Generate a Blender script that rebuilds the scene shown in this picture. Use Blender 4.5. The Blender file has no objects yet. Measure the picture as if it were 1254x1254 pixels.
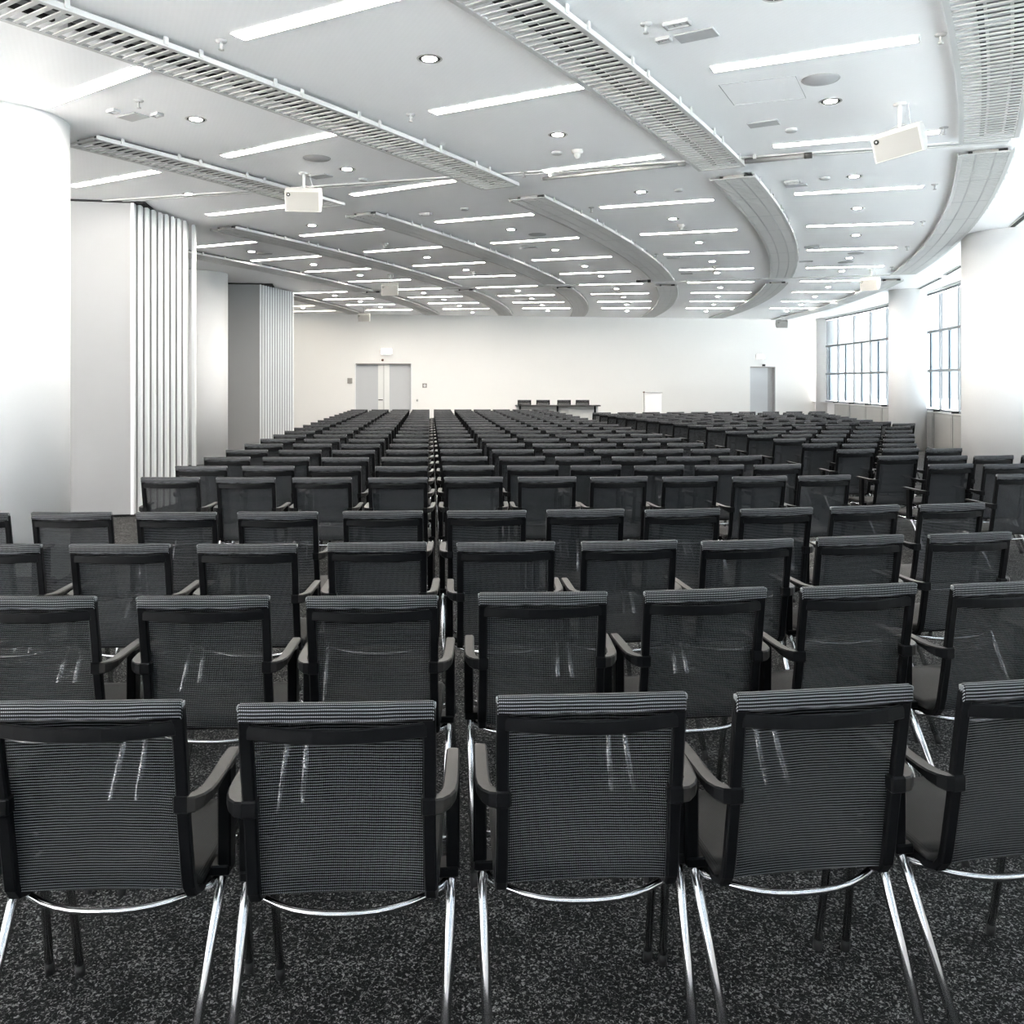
import bpy, math, random
from mathutils import Vector, Matrix
PI = math.pi
rad = math.radians
random.seed(7)
scene = bpy.context.scene

# ------------------------------------------------------------ camera
cam_data = bpy.data.cameras.new('camera')
cam = bpy.data.objects.new('camera', cam_data)
scene.collection.objects.link(cam)
cam.location = (0, 0, 1.67)
cam.rotation_euler = (PI / 2, 0, 0)
cam_data.sensor_width = 36
cam_data.lens = 36 * 1075 / 1254
cam_data.shift_y = -160 / 1254
cam_data.clip_start = 0.05
cam_data.clip_end = 500
scene.camera = cam

# ------------------------------------------------------------ world, exposure
world = bpy.data.worlds.new('world')
scene.world = world
world.use_nodes = True
wn = world.node_tree.nodes
wn['Background'].inputs[0].default_value = (0.95, 0.975, 1.0, 1)
wn['Background'].inputs[1].default_value = 3.0
sun_data = bpy.data.lights.new('sun', 'SUN'); sun = bpy.data.objects.new('sun', sun_data); scene.collection.objects.link(sun)
sun_data.energy = 27.0; sun_data.angle = math.radians(1.0); sun_data.color = (1.0, 0.97, 0.93)
sun.rotation_euler = (math.radians(6), math.radians(-26), 0)      # added; lights the ground outside so it bounces onto the ceiling
scene.view_settings.view_transform = 'Standard'
scene.view_settings.look = 'None'
scene.view_settings.exposure = 2.33
scene.view_settings.gamma = 1
scene.view_settings.use_curve_mapping = False
scene.cycles.max_bounces = 10
scene.cycles.diffuse_bounces = 6
scene.cycles.glossy_bounces = 4
scene.cycles.transmission_bounces = 4
scene.cycles.transparent_max_bounces = 12
scene.cycles.sample_clamp_indirect = 8
STRIP_STRENGTH = 18.0
DOWN_STRENGTH = 40.0

# ------------------------------------------------------------ data (metres; x right, y into the hall)
CX, CY = -39.54, 29.72          # centre of the curved hall
CEIL = 3.90
STRIPS = [('b', -2, -5.017, 10.004, -3.753, 9.274), ('b', -1, -4.057, 11.722, -2.767, 11.082), ('c', -3, -3.776, 7.072, -2.597, 6.219), ('c', -2, -2.839, 8.67, -1.587, 7.86), ('c', -1, -1.903, 10.468, -0.641, 9.705), ('d', -3, -1.766, 5.667, -0.493, 4.953), ('d', -2, -0.655, 7.264, 0.522, 6.604), ('d', -1, 0.328, 9.292, 1.481, 8.654), ('e', -2, 1.427, 6.259, 2.638, 5.694), ('e', -1, 2.469, 8.295, 3.806, 7.816), ('a', 0, -5.23, 14.529, -4.091, 13.962), ('a', 1, -4.79, 16.176, -3.408, 15.556), ('a', 2, -4.175, 17.81, -2.8, 17.271), ('a', 3, -3.633, 19.585, -2.219, 19.147), ('b', 0, -3.22, 13.407, -1.886, 12.792), ('b', 1, -2.532, 15.077, -1.172, 14.485), ('b', 2, -1.889, 16.894, -0.511, 16.386), ('b', 3, -1.326, 18.758, 0.063, 18.384), ('c', 0, -1.056, 12.256, 0.278, 11.66), ('c', 1, -0.331, 14.126, 1.027, 13.567), ('c', 2, 0.375, 16.111, 1.763, 15.627), ('c', 3, 0.997, 18.161, 2.385, 17.705), ('d', 0, 1.131, 11.223, 2.463, 10.736), ('d', 1, 1.944, 13.289, 3.296, 12.861), ('d', 2, 2.665, 15.367, 4.065, 15.068), ('d', 3, 3.337, 17.498, 4.741, 17.246), ('e', 0, 3.352, 10.414, 4.691, 10.014), ('e', 1, 4.228, 12.591, 5.615, 12.294), ('e', 2, 5.004, 14.871, 6.381, 14.564), ('e', 3, 5.761, 17.185, 7.168, 16.942), ('e', 4, 6.395, 19.474, 7.841, 19.333), ('e', 5, 6.987, 21.873, 8.469, 21.754), ('e', 6, 7.479, 24.362, 9.058, 24.362), ('e', 7, 7.856, 26.725, 9.372, 26.725), ('d', 4, 3.944, 19.747, 5.393, 19.585), ('d', 5, 4.499, 22.054, 5.968, 21.933), ('d', 6, 4.93, 24.313, 6.43, 24.338), ('d', 7, 5.283, 26.636, 6.769, 26.636), ('c', 4, 1.548, 20.196, 2.968, 19.944), ('c', 5, 2.012, 22.342, 3.447, 22.135), ('c', 6, 2.389, 24.462, 3.853, 24.338), ('c', 7, 2.726, 26.636, 4.178, 26.577), ('b', 4, -0.837, 20.828, 0.588, 20.402), ('b', 5, -0.356, 22.788, 1.085, 22.552), ('b', 6, 0.023, 24.714, 1.455, 24.587), ('b', 7, 0.323, 26.695, 1.752, 26.636), ('a', 4, -3.102, 21.309, -1.696, 20.955), ('a', 5, -2.736, 23.229, -1.302, 22.94), ('a', 6, -2.383, 24.971, -0.946, 24.791), ('a', 7, -2.117, 26.935, -0.708, 26.815), ('z', 4, -5.498, 22.135, -4.092, 21.734), ('z', 5, -5.109, 23.806, -3.706, 23.502), ('z', 6, -4.797, 25.476, -3.381, 25.314), ('z', 7, -4.539, 27.335, -3.096, 27.211), ('y', 6, -7.466, 26.314, -5.804, 25.749), ('y', 7, -7.234, 27.973, -5.547, 27.555)]
DOWN = [(-0.57, 6.069), (0.414, 7.938), (-2.689, 7.468), (-1.733, 9.22), (-3.847, 10.468), (1.519, 10.333), (2.536, 6.989), (-2.86, 12.551), (-4.474, 15.077), (-3.789, 16.764), (-3.191, 18.44), (-1.526, 15.771), (-0.012, 12.888), (0.734, 14.89), (1.408, 17.002), (1.884, 18.583), (2.208, 12.046), (3.004, 14.101), (3.717, 16.308), (4.208, 18.024), (3.723, 9.551), (4.449, 11.308), (5.245, 13.392), (6.099, 15.876), (6.673, 17.757), (-0.921, 17.562), (0.141, 21.597), (0.528, 23.665), (0.883, 25.666), (1.134, 27.714), (2.522, 21.177), (2.952, 23.229), (3.338, 25.449), (3.635, 27.81), (4.945, 20.846), (5.403, 23.05), (5.86, 25.503), (6.158, 27.875), (7.482, 20.755), (7.955, 23.05), (8.398, 25.503), (8.726, 27.875), (-2.232, 22.135), (-1.851, 23.973), (-1.553, 25.916), (-1.279, 28.403), (-4.609, 22.831), (-4.219, 24.462), (-3.945, 26.343), (-6.343, 26.636), (1.523, 5.068)]
DISCS = [(2.278, 6.479), (-1.949, 8.765), (0.384, 13.318), (5.98, 15.269), (6.239, 16.42), (-4.318, 15.318)]
SMALLDISC = [(2.472, 7.771), (0.437, 8.546), (-1.637, 9.666), (1.936, 10.201), (3.423, 9.608), (-0.612, 11.335)]
PANELS = [(1.187, 5.647), (2.174, 7.586), (-3.189, 7.388), (-2.084, 9.532), (3.227, 9.968), (0.298, 14.573), (2.914, 15.823), (3.615, 18.161), (5.461, 16.308), (4.96, 14.529)]
BOXES = [(1.025, 5.454), (0.986, 5.701), (-3.273, 7.21), (-2.957, 7.309), (3.122, 9.785), (-1.142, 11.637)]
SPRINK = [(0.835, 5.473), (-1.904, 5.749), (-0.846, 7.331), (2.755, 5.641), (3.793, 7.708), (0.13, 9.328), (1.016, 11.255), (4.779, 9.927), (5.723, 12.231), (6.541, 14.529), (-2.963, 6.969), (7.407, 17.123), (2.53, 15.367)]
SMOKE = [(0.63, 8.471), (-2.058, 14.185), (2.404, 12.486), (3.919, 16.954), (-0.782, 17.89)]
SPEAK = [(-2.23, 9.401), (3.115, 7.051), (-2.547, 18.3), (-4.485, 26.636), (7.162, 17.498), (9.142, 29.78)]
TRACKS = [(-6.595, 11.308), (3.908, 8.353), (-3.154, 21.597), (7.912, 18.37)]
TUBES = [(0.186, 9.513), (1.818, 8.765), (2.307, 8.701), (2.826, 8.486), (2.701, 19.102), (2.945, 19.071)]
SLOTS = [(9.879, 21.519), (9.23, 18.936), (9.06, 18.342), (8.65, 16.906), (7.191, 12.63), (6.775, 11.47)]
HATCH = [(1.554, 6.604), (1.795, 7.092), (2.069, 6.41), (2.314, 6.909)]
NEAR = [[(-1.534, 1.982), (-0.964, 1.982), (-0.393, 1.972), (0.185, 2.026), (0.734, 2.061), (1.289, 2.129)], [(-1.617, 2.947), (-1.038, 2.952), (-0.47, 2.952), (0.106, 3.004), (0.673, 3.051), (1.231, 3.112), (1.776, 3.156)], [(-2.308, 3.894), (-1.739, 3.894), (-1.174, 3.894), (-0.604, 3.934), (-0.027, 3.942), (0.531, 3.974), (1.073, 3.999), (1.628, 4.101), (2.181, 4.18)], [(-2.978, 4.814), (-2.429, 4.844), (-1.852, 4.844), (-1.297, 4.859), (-0.719, 4.89), (-0.141, 4.905), (0.415, 4.952), (0.966, 4.968), (1.507, 5.0), (2.049, 5.099), (2.599, 5.184)]]
FILE0 = (-2.575, -2.0, -1.426, -0.857, -0.29, 0.266, 0.811, 1.356, 1.883, 2.401) ;FILE1 = (-3.921, -3.386, -2.852, -2.338, -1.791, -1.264, -0.767, -0.273, 0.231, 0.734)
ROW5Y = (6.607, 6.596, 6.579, 6.579, 6.641, 6.652, 6.658, 6.658, 6.681, 6.739)
RIGHT = [[(3.975, 6.858)], [(3.837, 7.673), (4.318, 7.673)], [(3.76, 8.545), (4.223, 8.516), (4.695, 8.554), (5.191, 8.611)], [(3.657, 9.337), (4.2, 9.486), (4.651, 9.451)], [(3.576, 10.197), (4.025, 10.157), (4.506, 10.197)], [(3.502, 11.071), (3.975, 11.071), (4.429, 11.071), (4.882, 11.071)], [(3.405, 11.923), (3.877, 11.941), (4.35, 11.96), (4.825, 11.978), (5.301, 11.997)], [(3.325, 12.81), (3.798, 12.84), (4.274, 12.869), (4.752, 12.899), (5.232, 12.93), (5.714, 12.96)], [(3.27, 13.839), (3.751, 13.881), (4.235, 13.922), (4.722, 13.964), (5.212, 14.006), (5.704, 14.048), (6.2, 14.091)], [(3.142, 14.623), (3.642, 14.686), (4.146, 14.75), (4.654, 14.814), (5.167, 14.879), (5.684, 14.945), (6.206, 15.011), (6.732, 15.078)], [(3.026, 15.347), (3.526, 15.399), (4.029, 15.451), (4.535, 15.504), (5.045, 15.558), (5.558, 15.612), (6.075, 15.666), (6.595, 15.72)], [(2.89, 16.012), (3.404, 16.079), (3.922, 16.146), (4.445, 16.213), (4.972, 16.282), (5.504, 16.35), (6.04, 16.419), (6.58, 16.489)], [(2.76, 16.667), (3.289, 16.744), (3.823, 16.822), (4.362, 16.9), (4.905, 16.98), (5.455, 17.06), (6.009, 17.141), (6.568, 17.222)], [(2.643, 17.222), (3.131, 17.304), (3.623, 17.386), (4.12, 17.47), (4.621, 17.554), (5.128, 17.639), (5.639, 17.724), (6.155, 17.811), (6.677, 17.898)], [(2.519, 17.816), (3.029, 17.904), (3.544, 17.992), (4.064, 18.081), (4.589, 18.171), (5.12, 18.262), (5.656, 18.354), (6.197, 18.447), (6.744, 18.541)], [(2.403, 18.452), (2.883, 18.531), (3.366, 18.61), (3.854, 18.69), (4.346, 18.77), (4.842, 18.851), (5.342, 18.933), (5.847, 19.016), (6.357, 19.099), (6.87, 19.183)], [(2.285, 19.042), (2.785, 19.12), (3.288, 19.199), (3.796, 19.279), (4.308, 19.359), (4.824, 19.44), (5.345, 19.521), (5.87, 19.604), (6.399, 19.687), (6.933, 19.77)], [(2.177, 19.67), (2.653, 19.75), (3.132, 19.831), (3.616, 19.913), (4.103, 19.995), (4.595, 20.078), (5.09, 20.161), (5.59, 20.246), (6.093, 20.331), (6.602, 20.416), (7.114, 20.503)], [(2.087, 20.395), (2.551, 20.463), (3.018, 20.532), (3.488, 20.602), (3.961, 20.672), (4.438, 20.742), (4.918, 20.813), (5.401, 20.884), (5.887, 20.956), (6.377, 21.029), (6.87, 21.101), (7.367, 21.175)]]
WALLPT = {360: (-7.173, 28.88), 425.5: (-5.464, 29.15), 428.4: (-5.387, 29.162), 431.3: (-5.311, 29.174), 434.5: (-5.227, 29.187), 461: (-4.524, 29.298), 462.7: (-4.479, 29.305), 470: (-4.284, 29.336), 477: (-4.098, 29.365), 504.5: (-3.36, 29.482), 476: (-4.124, 29.361), 468.5: (-4.324, 29.33), 517.4: (-3.011, 29.537), 520: (-2.941, 29.548), 522.8: (-2.865, 29.56), 511: (-3.184, 29.51), 918: (8.487, 31.354), 940: (9.16, 31.46), 949.5: (9.452, 31.506), 930: (8.854, 31.412), 935: (9.007, 31.436), 797: (4.868, 30.782), 787: (4.575, 30.736), 808: (5.191, 30.833), 1000: (11.018, 31.754)}

# ------------------------------------------------------------ materials
def new_mat(name):
    m = bpy.data.materials.new(name); m.use_nodes = True
    nt = m.node_tree
    return m, nt, nt.nodes['Principled BSDF']

def plain(name, col, rough=0.5, metal=0.0, spec=0.5, bump=0.0, bscale=60, vary=0.0):
    m, nt, b = new_mat(name)
    b.inputs['Base Color'].default_value = (*col, 1)
    b.inputs['Roughness'].default_value = rough
    b.inputs['Metallic'].default_value = metal
    b.inputs['Specular IOR Level'].default_value = spec
    tc = nt.nodes.new('ShaderNodeTexCoord')
    n = nt.nodes.new('ShaderNodeTexNoise'); n.inputs['Scale'].default_value = bscale
    n.inputs['Detail'].default_value = 3
    nt.links.new(tc.outputs['Object'], n.inputs['Vector'])
    if bump:
        bp = nt.nodes.new('ShaderNodeBump'); bp.inputs['Strength'].default_value = bump
        bp.inputs['Distance'].default_value = 0.002
        nt.links.new(n.outputs['Fac'], bp.inputs['Height'])
        nt.links.new(bp.outputs['Normal'], b.inputs['Normal'])
    if vary:
        mx = nt.nodes.new('ShaderNodeMix'); mx.data_type = 'RGBA'
        mx.inputs['A'].default_value = (*[c * (1 - vary) for c in col], 1)
        mx.inputs['B'].default_value = (*[min(1, c * (1 + vary)) for c in col], 1)
        nt.links.new(n.outputs['Fac'], mx.inputs['Factor'])
        nt.links.new(mx.outputs['Result'], b.inputs['Base Color'])
    return m

def emit(name, col, strength):
    m = bpy.data.materials.new(name); m.use_nodes = True
    nt = m.node_tree; nt.nodes.clear()
    e = nt.nodes.new('ShaderNodeEmission'); o = nt.nodes.new('ShaderNodeOutputMaterial')
    e.inputs[0].default_value = (*col, 1); e.inputs[1].default_value = strength
    nt.links.new(e.outputs[0], o.inputs[0])
    return m

def math_node(nt, op, a, b=None, clamp=False):
    n = nt.nodes.new('ShaderNodeMath'); n.operation = op; n.use_clamp = clamp
    for i, v in enumerate((a, b)):
        if v is None: continue
        if isinstance(v, (int, float)): n.inputs[i].default_value = v
        else: nt.links.new(v, n.inputs[i])
    return n.outputs[0]

def weave(name, dark, light, pz, px, holes, axis='Z', gain=1.0):
    """Woven mesh: rows of bright threads broken into stitches; the gaps let light through."""
    m, nt, b = new_mat(name)
    b.inputs['Roughness'].default_value = 0.5
    b.inputs['Specular IOR Level'].default_value = 0.12
    tc = nt.nodes.new('ShaderNodeTexCoord')
    nz = nt.nodes.new('ShaderNodeTexNoise'); nz.inputs['Scale'].default_value = 9; nz.inputs['Detail'].default_value = 2
    nt.links.new(tc.outputs['Object'], nz.inputs['Vector'])
    sp = nt.nodes.new('ShaderNodeSeparateXYZ'); nt.links.new(tc.outputs['Object'], sp.inputs[0])
    wob = math_node(nt, 'MULTIPLY', nz.outputs['Fac'], 0.006)
    v = math_node(nt, 'ADD', sp.outputs[axis], wob)
    if name == 'woven_sleeve': v = math_node(nt, 'ADD', v, sp.outputs['Y'])
    row = math_node(nt, 'SINE', math_node(nt, 'MULTIPLY', v, 2 * PI / pz))
    col = math_node(nt, 'SINE', math_node(nt, 'MULTIPLY', sp.outputs['X'], 2 * PI / px))
    r1 = math_node(nt, 'MULTIPLY', math_node(nt, 'ADD', row, -0.05), 1.5, True)
    c1 = math_node(nt, 'ADD', math_node(nt, 'MULTIPLY', col, 0.5), 0.5, True)
    f = math_node(nt, 'MULTIPLY', r1, c1, True)
    mx = nt.nodes.new('ShaderNodeMix'); mx.data_type = 'RGBA'
    mx.inputs['A'].default_value = (*dark, 1); mx.inputs['B'].default_value = (*light, 1)
    nt.links.new(f, mx.inputs['Factor']); nt.links.new(mx.outputs['Result'], b.inputs['Base Color'])
    bp = nt.nodes.new('ShaderNodeBump'); bp.inputs['Strength'].default_value = 0.35; bp.inputs['Distance'].default_value = 0.001
    nt.links.new(f, bp.inputs['Height']); nt.links.new(bp.outputs['Normal'], b.inputs['Normal'])
    if holes:
        inv = math_node(nt, 'MULTIPLY', math_node(nt, 'SUBTRACT', 1.0, f, True), holes)
        alpha = math_node(nt, 'SUBTRACT', 1.0, inv, True)
        nt.links.new(alpha, b.inputs['Alpha'])
    return m

M = {}
M['mesh'] = weave('woven_mesh', (0.0025, 0.0027, 0.0034), (0.19, 0.196, 0.207), 0.0068, 0.0043, 0.42)
M['glint'] = plain('corner_glint', (0.16, 0.165, 0.17), 0.3)
M['sleeve'] = weave('woven_sleeve', (0.004, 0.004, 0.005), (0.34, 0.345, 0.36), 0.0078, 0.0043, 0.0)
M['seat'] = weave('seat_mesh', (0.012, 0.012, 0.012), (0.05, 0.049, 0.047), 0.004, 0.004, 0.0, 'Y')
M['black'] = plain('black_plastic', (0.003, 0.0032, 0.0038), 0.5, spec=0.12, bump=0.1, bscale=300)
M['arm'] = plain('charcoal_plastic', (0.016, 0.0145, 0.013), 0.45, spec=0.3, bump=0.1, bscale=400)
M['rubber'] = plain('black_rubber', (0.004, 0.004, 0.004), 0.7)
M['chrome'] = plain('chrome', (0.52, 0.52, 0.53), 0.16, 1.0)
M['white'] = plain('white_paint', (0.86, 0.86, 0.86), 0.6, bump=0.05, vary=0.01, bscale=3)
M['column'] = plain('column_plaster', (0.75, 0.75, 0.75), 0.7, bump=0.05, bscale=40, vary=0.01)
M['wallwarm'] = plain('back_wall_paint', (0.88, 0.865, 0.84), 0.7, bump=0.05, bscale=30, vary=0.01)
M['metalwhite'] = plain('white_enamel', (0.66, 0.655, 0.64), 0.4)
M['grille'] = plain('grille_enamel', (0.50, 0.497, 0.487), 0.45)
M['recess'] = plain('grey_recess', (0.42, 0.42, 0.42), 0.7)
M['duct'] = plain('grey_duct', (0.20, 0.20, 0.20), 0.6)
M['dark'] = plain('dark_void', (0.02, 0.02, 0.02), 0.8)
M['panelgrey'] = plain('panel_laminate', (0.31, 0.31, 0.31), 0.45, vary=0.02, bscale=2)
M['alu'] = plain('brushed_aluminium', (0.80, 0.81, 0.82), 0.35, 0.4)
M['steel'] = plain('stainless_steel', (0.42, 0.415, 0.40), 0.35, 0.7)
M['strip_steel'] = plain('door_edge_steel', (0.80, 0.79, 0.765), 0.35, 0.35)
M['cabinet'] = plain('cabinet_metal', (0.42, 0.415, 0.40), 0.38, 0.35, vary=0.02, bscale=2)
M['speaker'] = plain('speaker_enclosure', (0.50, 0.49, 0.465), 0.5)
M['cloth'] = plain('speaker_grille', (0.31, 0.30, 0.28), 0.8, bump=0.3, bscale=500)
M['doorleaf'] = plain('door_laminate', (0.56, 0.57, 0.585), 0.45, vary=0.01, bscale=2)
M['disc'] = plain('grey_ceiling_cover', (0.46, 0.46, 0.465), 0.6)
M['brown'] = plain('brown_plastic', (0.16, 0.09, 0.06), 0.5)
M['frame'] = plain('window_frame', (0.22, 0.235, 0.25), 0.5)
M['fitting'] = plain('light_grey_fitting', (0.44, 0.44, 0.437), 0.5)
M['tubegrey'] = plain('grey_tube', (0.13, 0.13, 0.128), 0.4)
M['sash'] = plain('blue_grey_sash', (0.36, 0.44, 0.52), 0.4)
M['table'] = plain('black_table_laminate', (0.02, 0.02, 0.02), 0.4)
M['grey'] = plain('grey_plate', (0.35, 0.33, 0.31), 0.5)
M['strip'] = emit('strip_glow', (1.0, 0.95, 0.87), STRIP_STRENGTH)
M['strip_dim'] = emit('strip_glow_dim', (1.0, 0.90, 0.74), 4.0)
M['lamp'] = emit('lamp_glow', (1.0, 0.97, 0.92), DOWN_STRENGTH)
M['sign'] = emit('sign_glow', (0.95, 1.0, 0.97), 1.3)
M['bounce_ground'] = plain('pale_bounce_ground', (0.88, 0.88, 0.87), 0.9)

# carpet: short looped pile with bright flecks
m, nt, b = new_mat('carpet')
tc = nt.nodes.new('ShaderNodeTexCoord')
def noise(scale, detail, dist=0.0):
    n = nt.nodes.new('ShaderNodeTexNoise'); n.inputs['Scale'].default_value = scale
    n.inputs['Detail'].default_value = detail; n.inputs['Distortion'].default_value = dist
    nt.links.new(tc.outputs['Object'], n.inputs['Vector']); return n.outputs['Fac']
n1 = noise(110, 3, 1.2); n2 = noise(9, 3); n3 = noise(1.2, 2)
cr = nt.nodes.new('ShaderNodeValToRGB')
cr.color_ramp.elements[0].position = 0.44; cr.color_ramp.elements[0].color = (0.004, 0.004, 0.004, 1)
cr.color_ramp.elements[1].position = 0.64; cr.color_ramp.elements[1].color = (0.25, 0.245, 0.24, 1)
e_ = cr.color_ramp.elements.new(0.54); e_.color = (0.018, 0.018, 0.018, 1)
mixv = math_node(nt, 'ADD', math_node(nt, 'MULTIPLY', n1, 0.86), math_node(nt, 'MULTIPLY', n2, 0.14))
nt.links.new(mixv, cr.inputs['Fac'])
nt.links.new(cr.outputs['Color'], b.inputs['Base Color'])
b.inputs['Roughness'].default_value = 0.9
b.inputs['Specular IOR Level'].default_value = 0.2
bp = nt.nodes.new('ShaderNodeBump'); bp.inputs['Strength'].default_value = 0.9; bp.inputs['Distance'].default_value = 0.006
nt.links.new(n1, bp.inputs['Height']); nt.links.new(bp.outputs['Normal'], b.inputs['Normal'])
M['carpet'] = m

# ceiling: pale grey metal panels with fine perforation lines
m, nt, b = new_mat('ceiling_panel')
tc = nt.nodes.new('ShaderNodeTexCoord')
wv = nt.nodes.new('ShaderNodeTexWave'); wv.inputs['Scale'].default_value = 9; wv.inputs['Distortion'].default_value = 0.3
mp = nt.nodes.new('ShaderNodeMapping'); mp.inputs['Rotation'].default_value = (0, 0, rad(-25))
nt.links.new(tc.outputs['Object'], mp.inputs[0]); nt.links.new(mp.outputs[0], wv.inputs['Vector'])
mx = nt.nodes.new('ShaderNodeMix'); mx.data_type = 'RGBA'
mx.inputs['A'].default_value = (0.912, 0.912, 0.917, 1); mx.inputs['B'].default_value = (0.925, 0.925, 0.93, 1)
nt.links.new(wv.outputs['Fac'], mx.inputs['Factor']); nt.links.new(mx.outputs['Result'], b.inputs['Base Color'])
b.inputs['Roughness'].default_value = 0.45
b.inputs['Specular IOR Level'].default_value = 0.8
M['ceiling'] = m

# glass: thin pane, tinted dark to cut the daylight coming in
m = bpy.data.materials.new('window_glass'); m.use_nodes = True
nt = m.node_tree; nt.nodes.clear()
o = nt.nodes.new('ShaderNodeOutputMaterial'); mxs = nt.nodes.new('ShaderNodeMixShader')
tr = nt.nodes.new('ShaderNodeBsdfTransparent'); gl = nt.nodes.new('ShaderNodeBsdfGlossy')
gl.inputs['Roughness'].default_value = 0.02; tr.inputs[0].default_value = (0.34, 0.365, 0.38, 1)
mxs.inputs[0].default_value = 0.06
nt.links.new(tr.outputs[0], mxs.inputs[1]); nt.links.new(gl.outputs[0], mxs.inputs[2])
nt.links.new(mxs.outputs[0], o.inputs[0])
M['glass'] = m

# ------------------------------------------------------------ mesh helpers
class MB:
    def __init__(s): s.v = []; s.f = []; s.mi = []; s.sm = []; s.mats = []
    def _m(s, mat):
        if mat not in s.mats: s.mats.append(mat)
        return s.mats.index(mat)
    def add(s, vs, fs, mat, smooth=False):
        o = len(s.v); k = s._m(mat)
        s.v += [tuple(v) for v in vs]
        for f in fs:
            s.f.append(tuple(i + o for i in f)); s.mi.append(k); s.sm.append(smooth)
    def box(s, c, size, mat, rz=0.0, bevel=0.0, rx=0.0):
        hx, hy, hz = [q / 2 for q in size]
        R = Matrix.Rotation(rz, 3, 'Z') @ Matrix.Rotation(rx, 3, 'X')
        if bevel <= 0:
            vs = [(x, y, z) for z in (-hz, hz) for x, y in ((-hx, -hy), (hx, -hy), (hx, hy), (-hx, hy))]
            fs = [(3, 2, 1, 0), (4, 5, 6, 7), (0, 1, 5, 4), (1, 2, 6, 5), (2, 3, 7, 6), (3, 0, 4, 7)]
        else:
            b_ = bevel; vs = []; fs = []
            ring = [(-hx, -hy + b_), (-hx + b_, -hy), (hx - b_, -hy), (hx, -hy + b_), (hx, hy - b_), (hx - b_, hy), (-hx + b_, hy), (-hx, hy - b_)]
            def inset(p): return (p[0] - math.copysign(b_, p[0]) if abs(abs(p[0]) - hx) < 1e-9 else p[0], p[1] - math.copysign(b_, p[1]) if abs(abs(p[1]) - hy) < 1e-9 else p[1])
            for z, ins in ((-hz, 1), (-hz + b_, 0), (hz - b_, 0), (hz, 1)):
                vs += [(*(inset(p) if ins else p), z) for p in ring]
            for l in range(3):
                for i in range(8):
                    j = (i + 1) % 8; fs.append((l * 8 + i, l * 8 + j, l * 8 + 8 + j, l * 8 + 8 + i))
            fs.append(tuple(range(7, -1, -1))); fs.append(tuple(range(24, 32)))
        s.add([R @ Vector(v) + Vector(c) for v in vs], fs, mat)
    def sweep(s, path, secs, mat, side=None, smooth=True, closed=False):
        """secs: one list of (a, b) offsets per path point; a along the side vector, b along the normal."""
        P = [Vector(p) for p in path]; n = len(P); vs = []; fs = []
        prev = Vector(side) if side else None
        if not isinstance(secs[0][0], (tuple, list)): secs = [secs] * n
        for i in range(n):
            t = (P[min(i + 1, n - 1)] - P[max(i - 1, 0)]).normalized()
            if prev is None:
                prev = t.cross(Vector((0, 0, 1)))
                if prev.length < 1e-3: prev = Vector((1, 0, 0))
            a = (prev - t * prev.dot(t)).normalized(); b_ = a.cross(t)
            if not side: prev = a
            for p, q in secs[i]: vs.append(P[i] + a * p + b_ * q)
        k = len(secs[0])
        for i in range(n - 1):
            for j in range(k):
                jj = (j + 1) % k
                fs.append((i * k + j, i * k + jj, (i + 1) * k + jj, (i + 1) * k + j))
        if not closed:
            fs.append(tuple(range(k - 1, -1, -1))); fs.append(tuple((n - 1) * k + j for j in range(k)))
        s.add(vs, fs, mat, smooth)
    def tube(s, path, r, mat, n=8, side=None):
        s.sweep(path, circ(r, n), mat, side, True)
    def cyl(s, c0, c1, r, mat, n=24, smooth=True): s.sweep([c0, c1], circ(r, n), mat, None, smooth)
    def sheet(s, grid, th, mat, smooth=True):
        """grid of Vectors [i][j], thickness along -y"""
        ni, nj = len(grid), len(grid[0]); vs = []; fs = []
        for off in (0, 1):
            for row in grid: vs += [Vector(p) + Vector((0, -th * off, 0)) for p in row]
        N = ni * nj
        for i in range(ni - 1):
            for j in range(nj - 1):
                a = i * nj + j; fs.append((a, a + 1, a + nj + 1, a + nj)); fs.append((N + a, N + a + nj, N + a + nj + 1, N + a + 1))
        s.add(vs, fs, mat, smooth)
    def data(s, name):
        me = bpy.data.meshes.new(name); me.from_pydata(s.v, [], s.f)
        for mt in s.mats: me.materials.append(mt)
        me.polygons.foreach_set('material_index', s.mi); me.polygons.foreach_set('use_smooth', s.sm)
        me.update(); return me

def circ(r, n=8): return [(r * math.cos(2 * PI * i / n), r * math.sin(2 * PI * i / n)) for i in range(n)]
def rrect(w, h, b):
    w /= 2; h /= 2
    return [(-w, -h + b), (-w + b, -h), (w - b, -h), (w, -h + b), (w, h - b), (w - b, h), (-w + b, h), (-w, h - b)]

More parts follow.
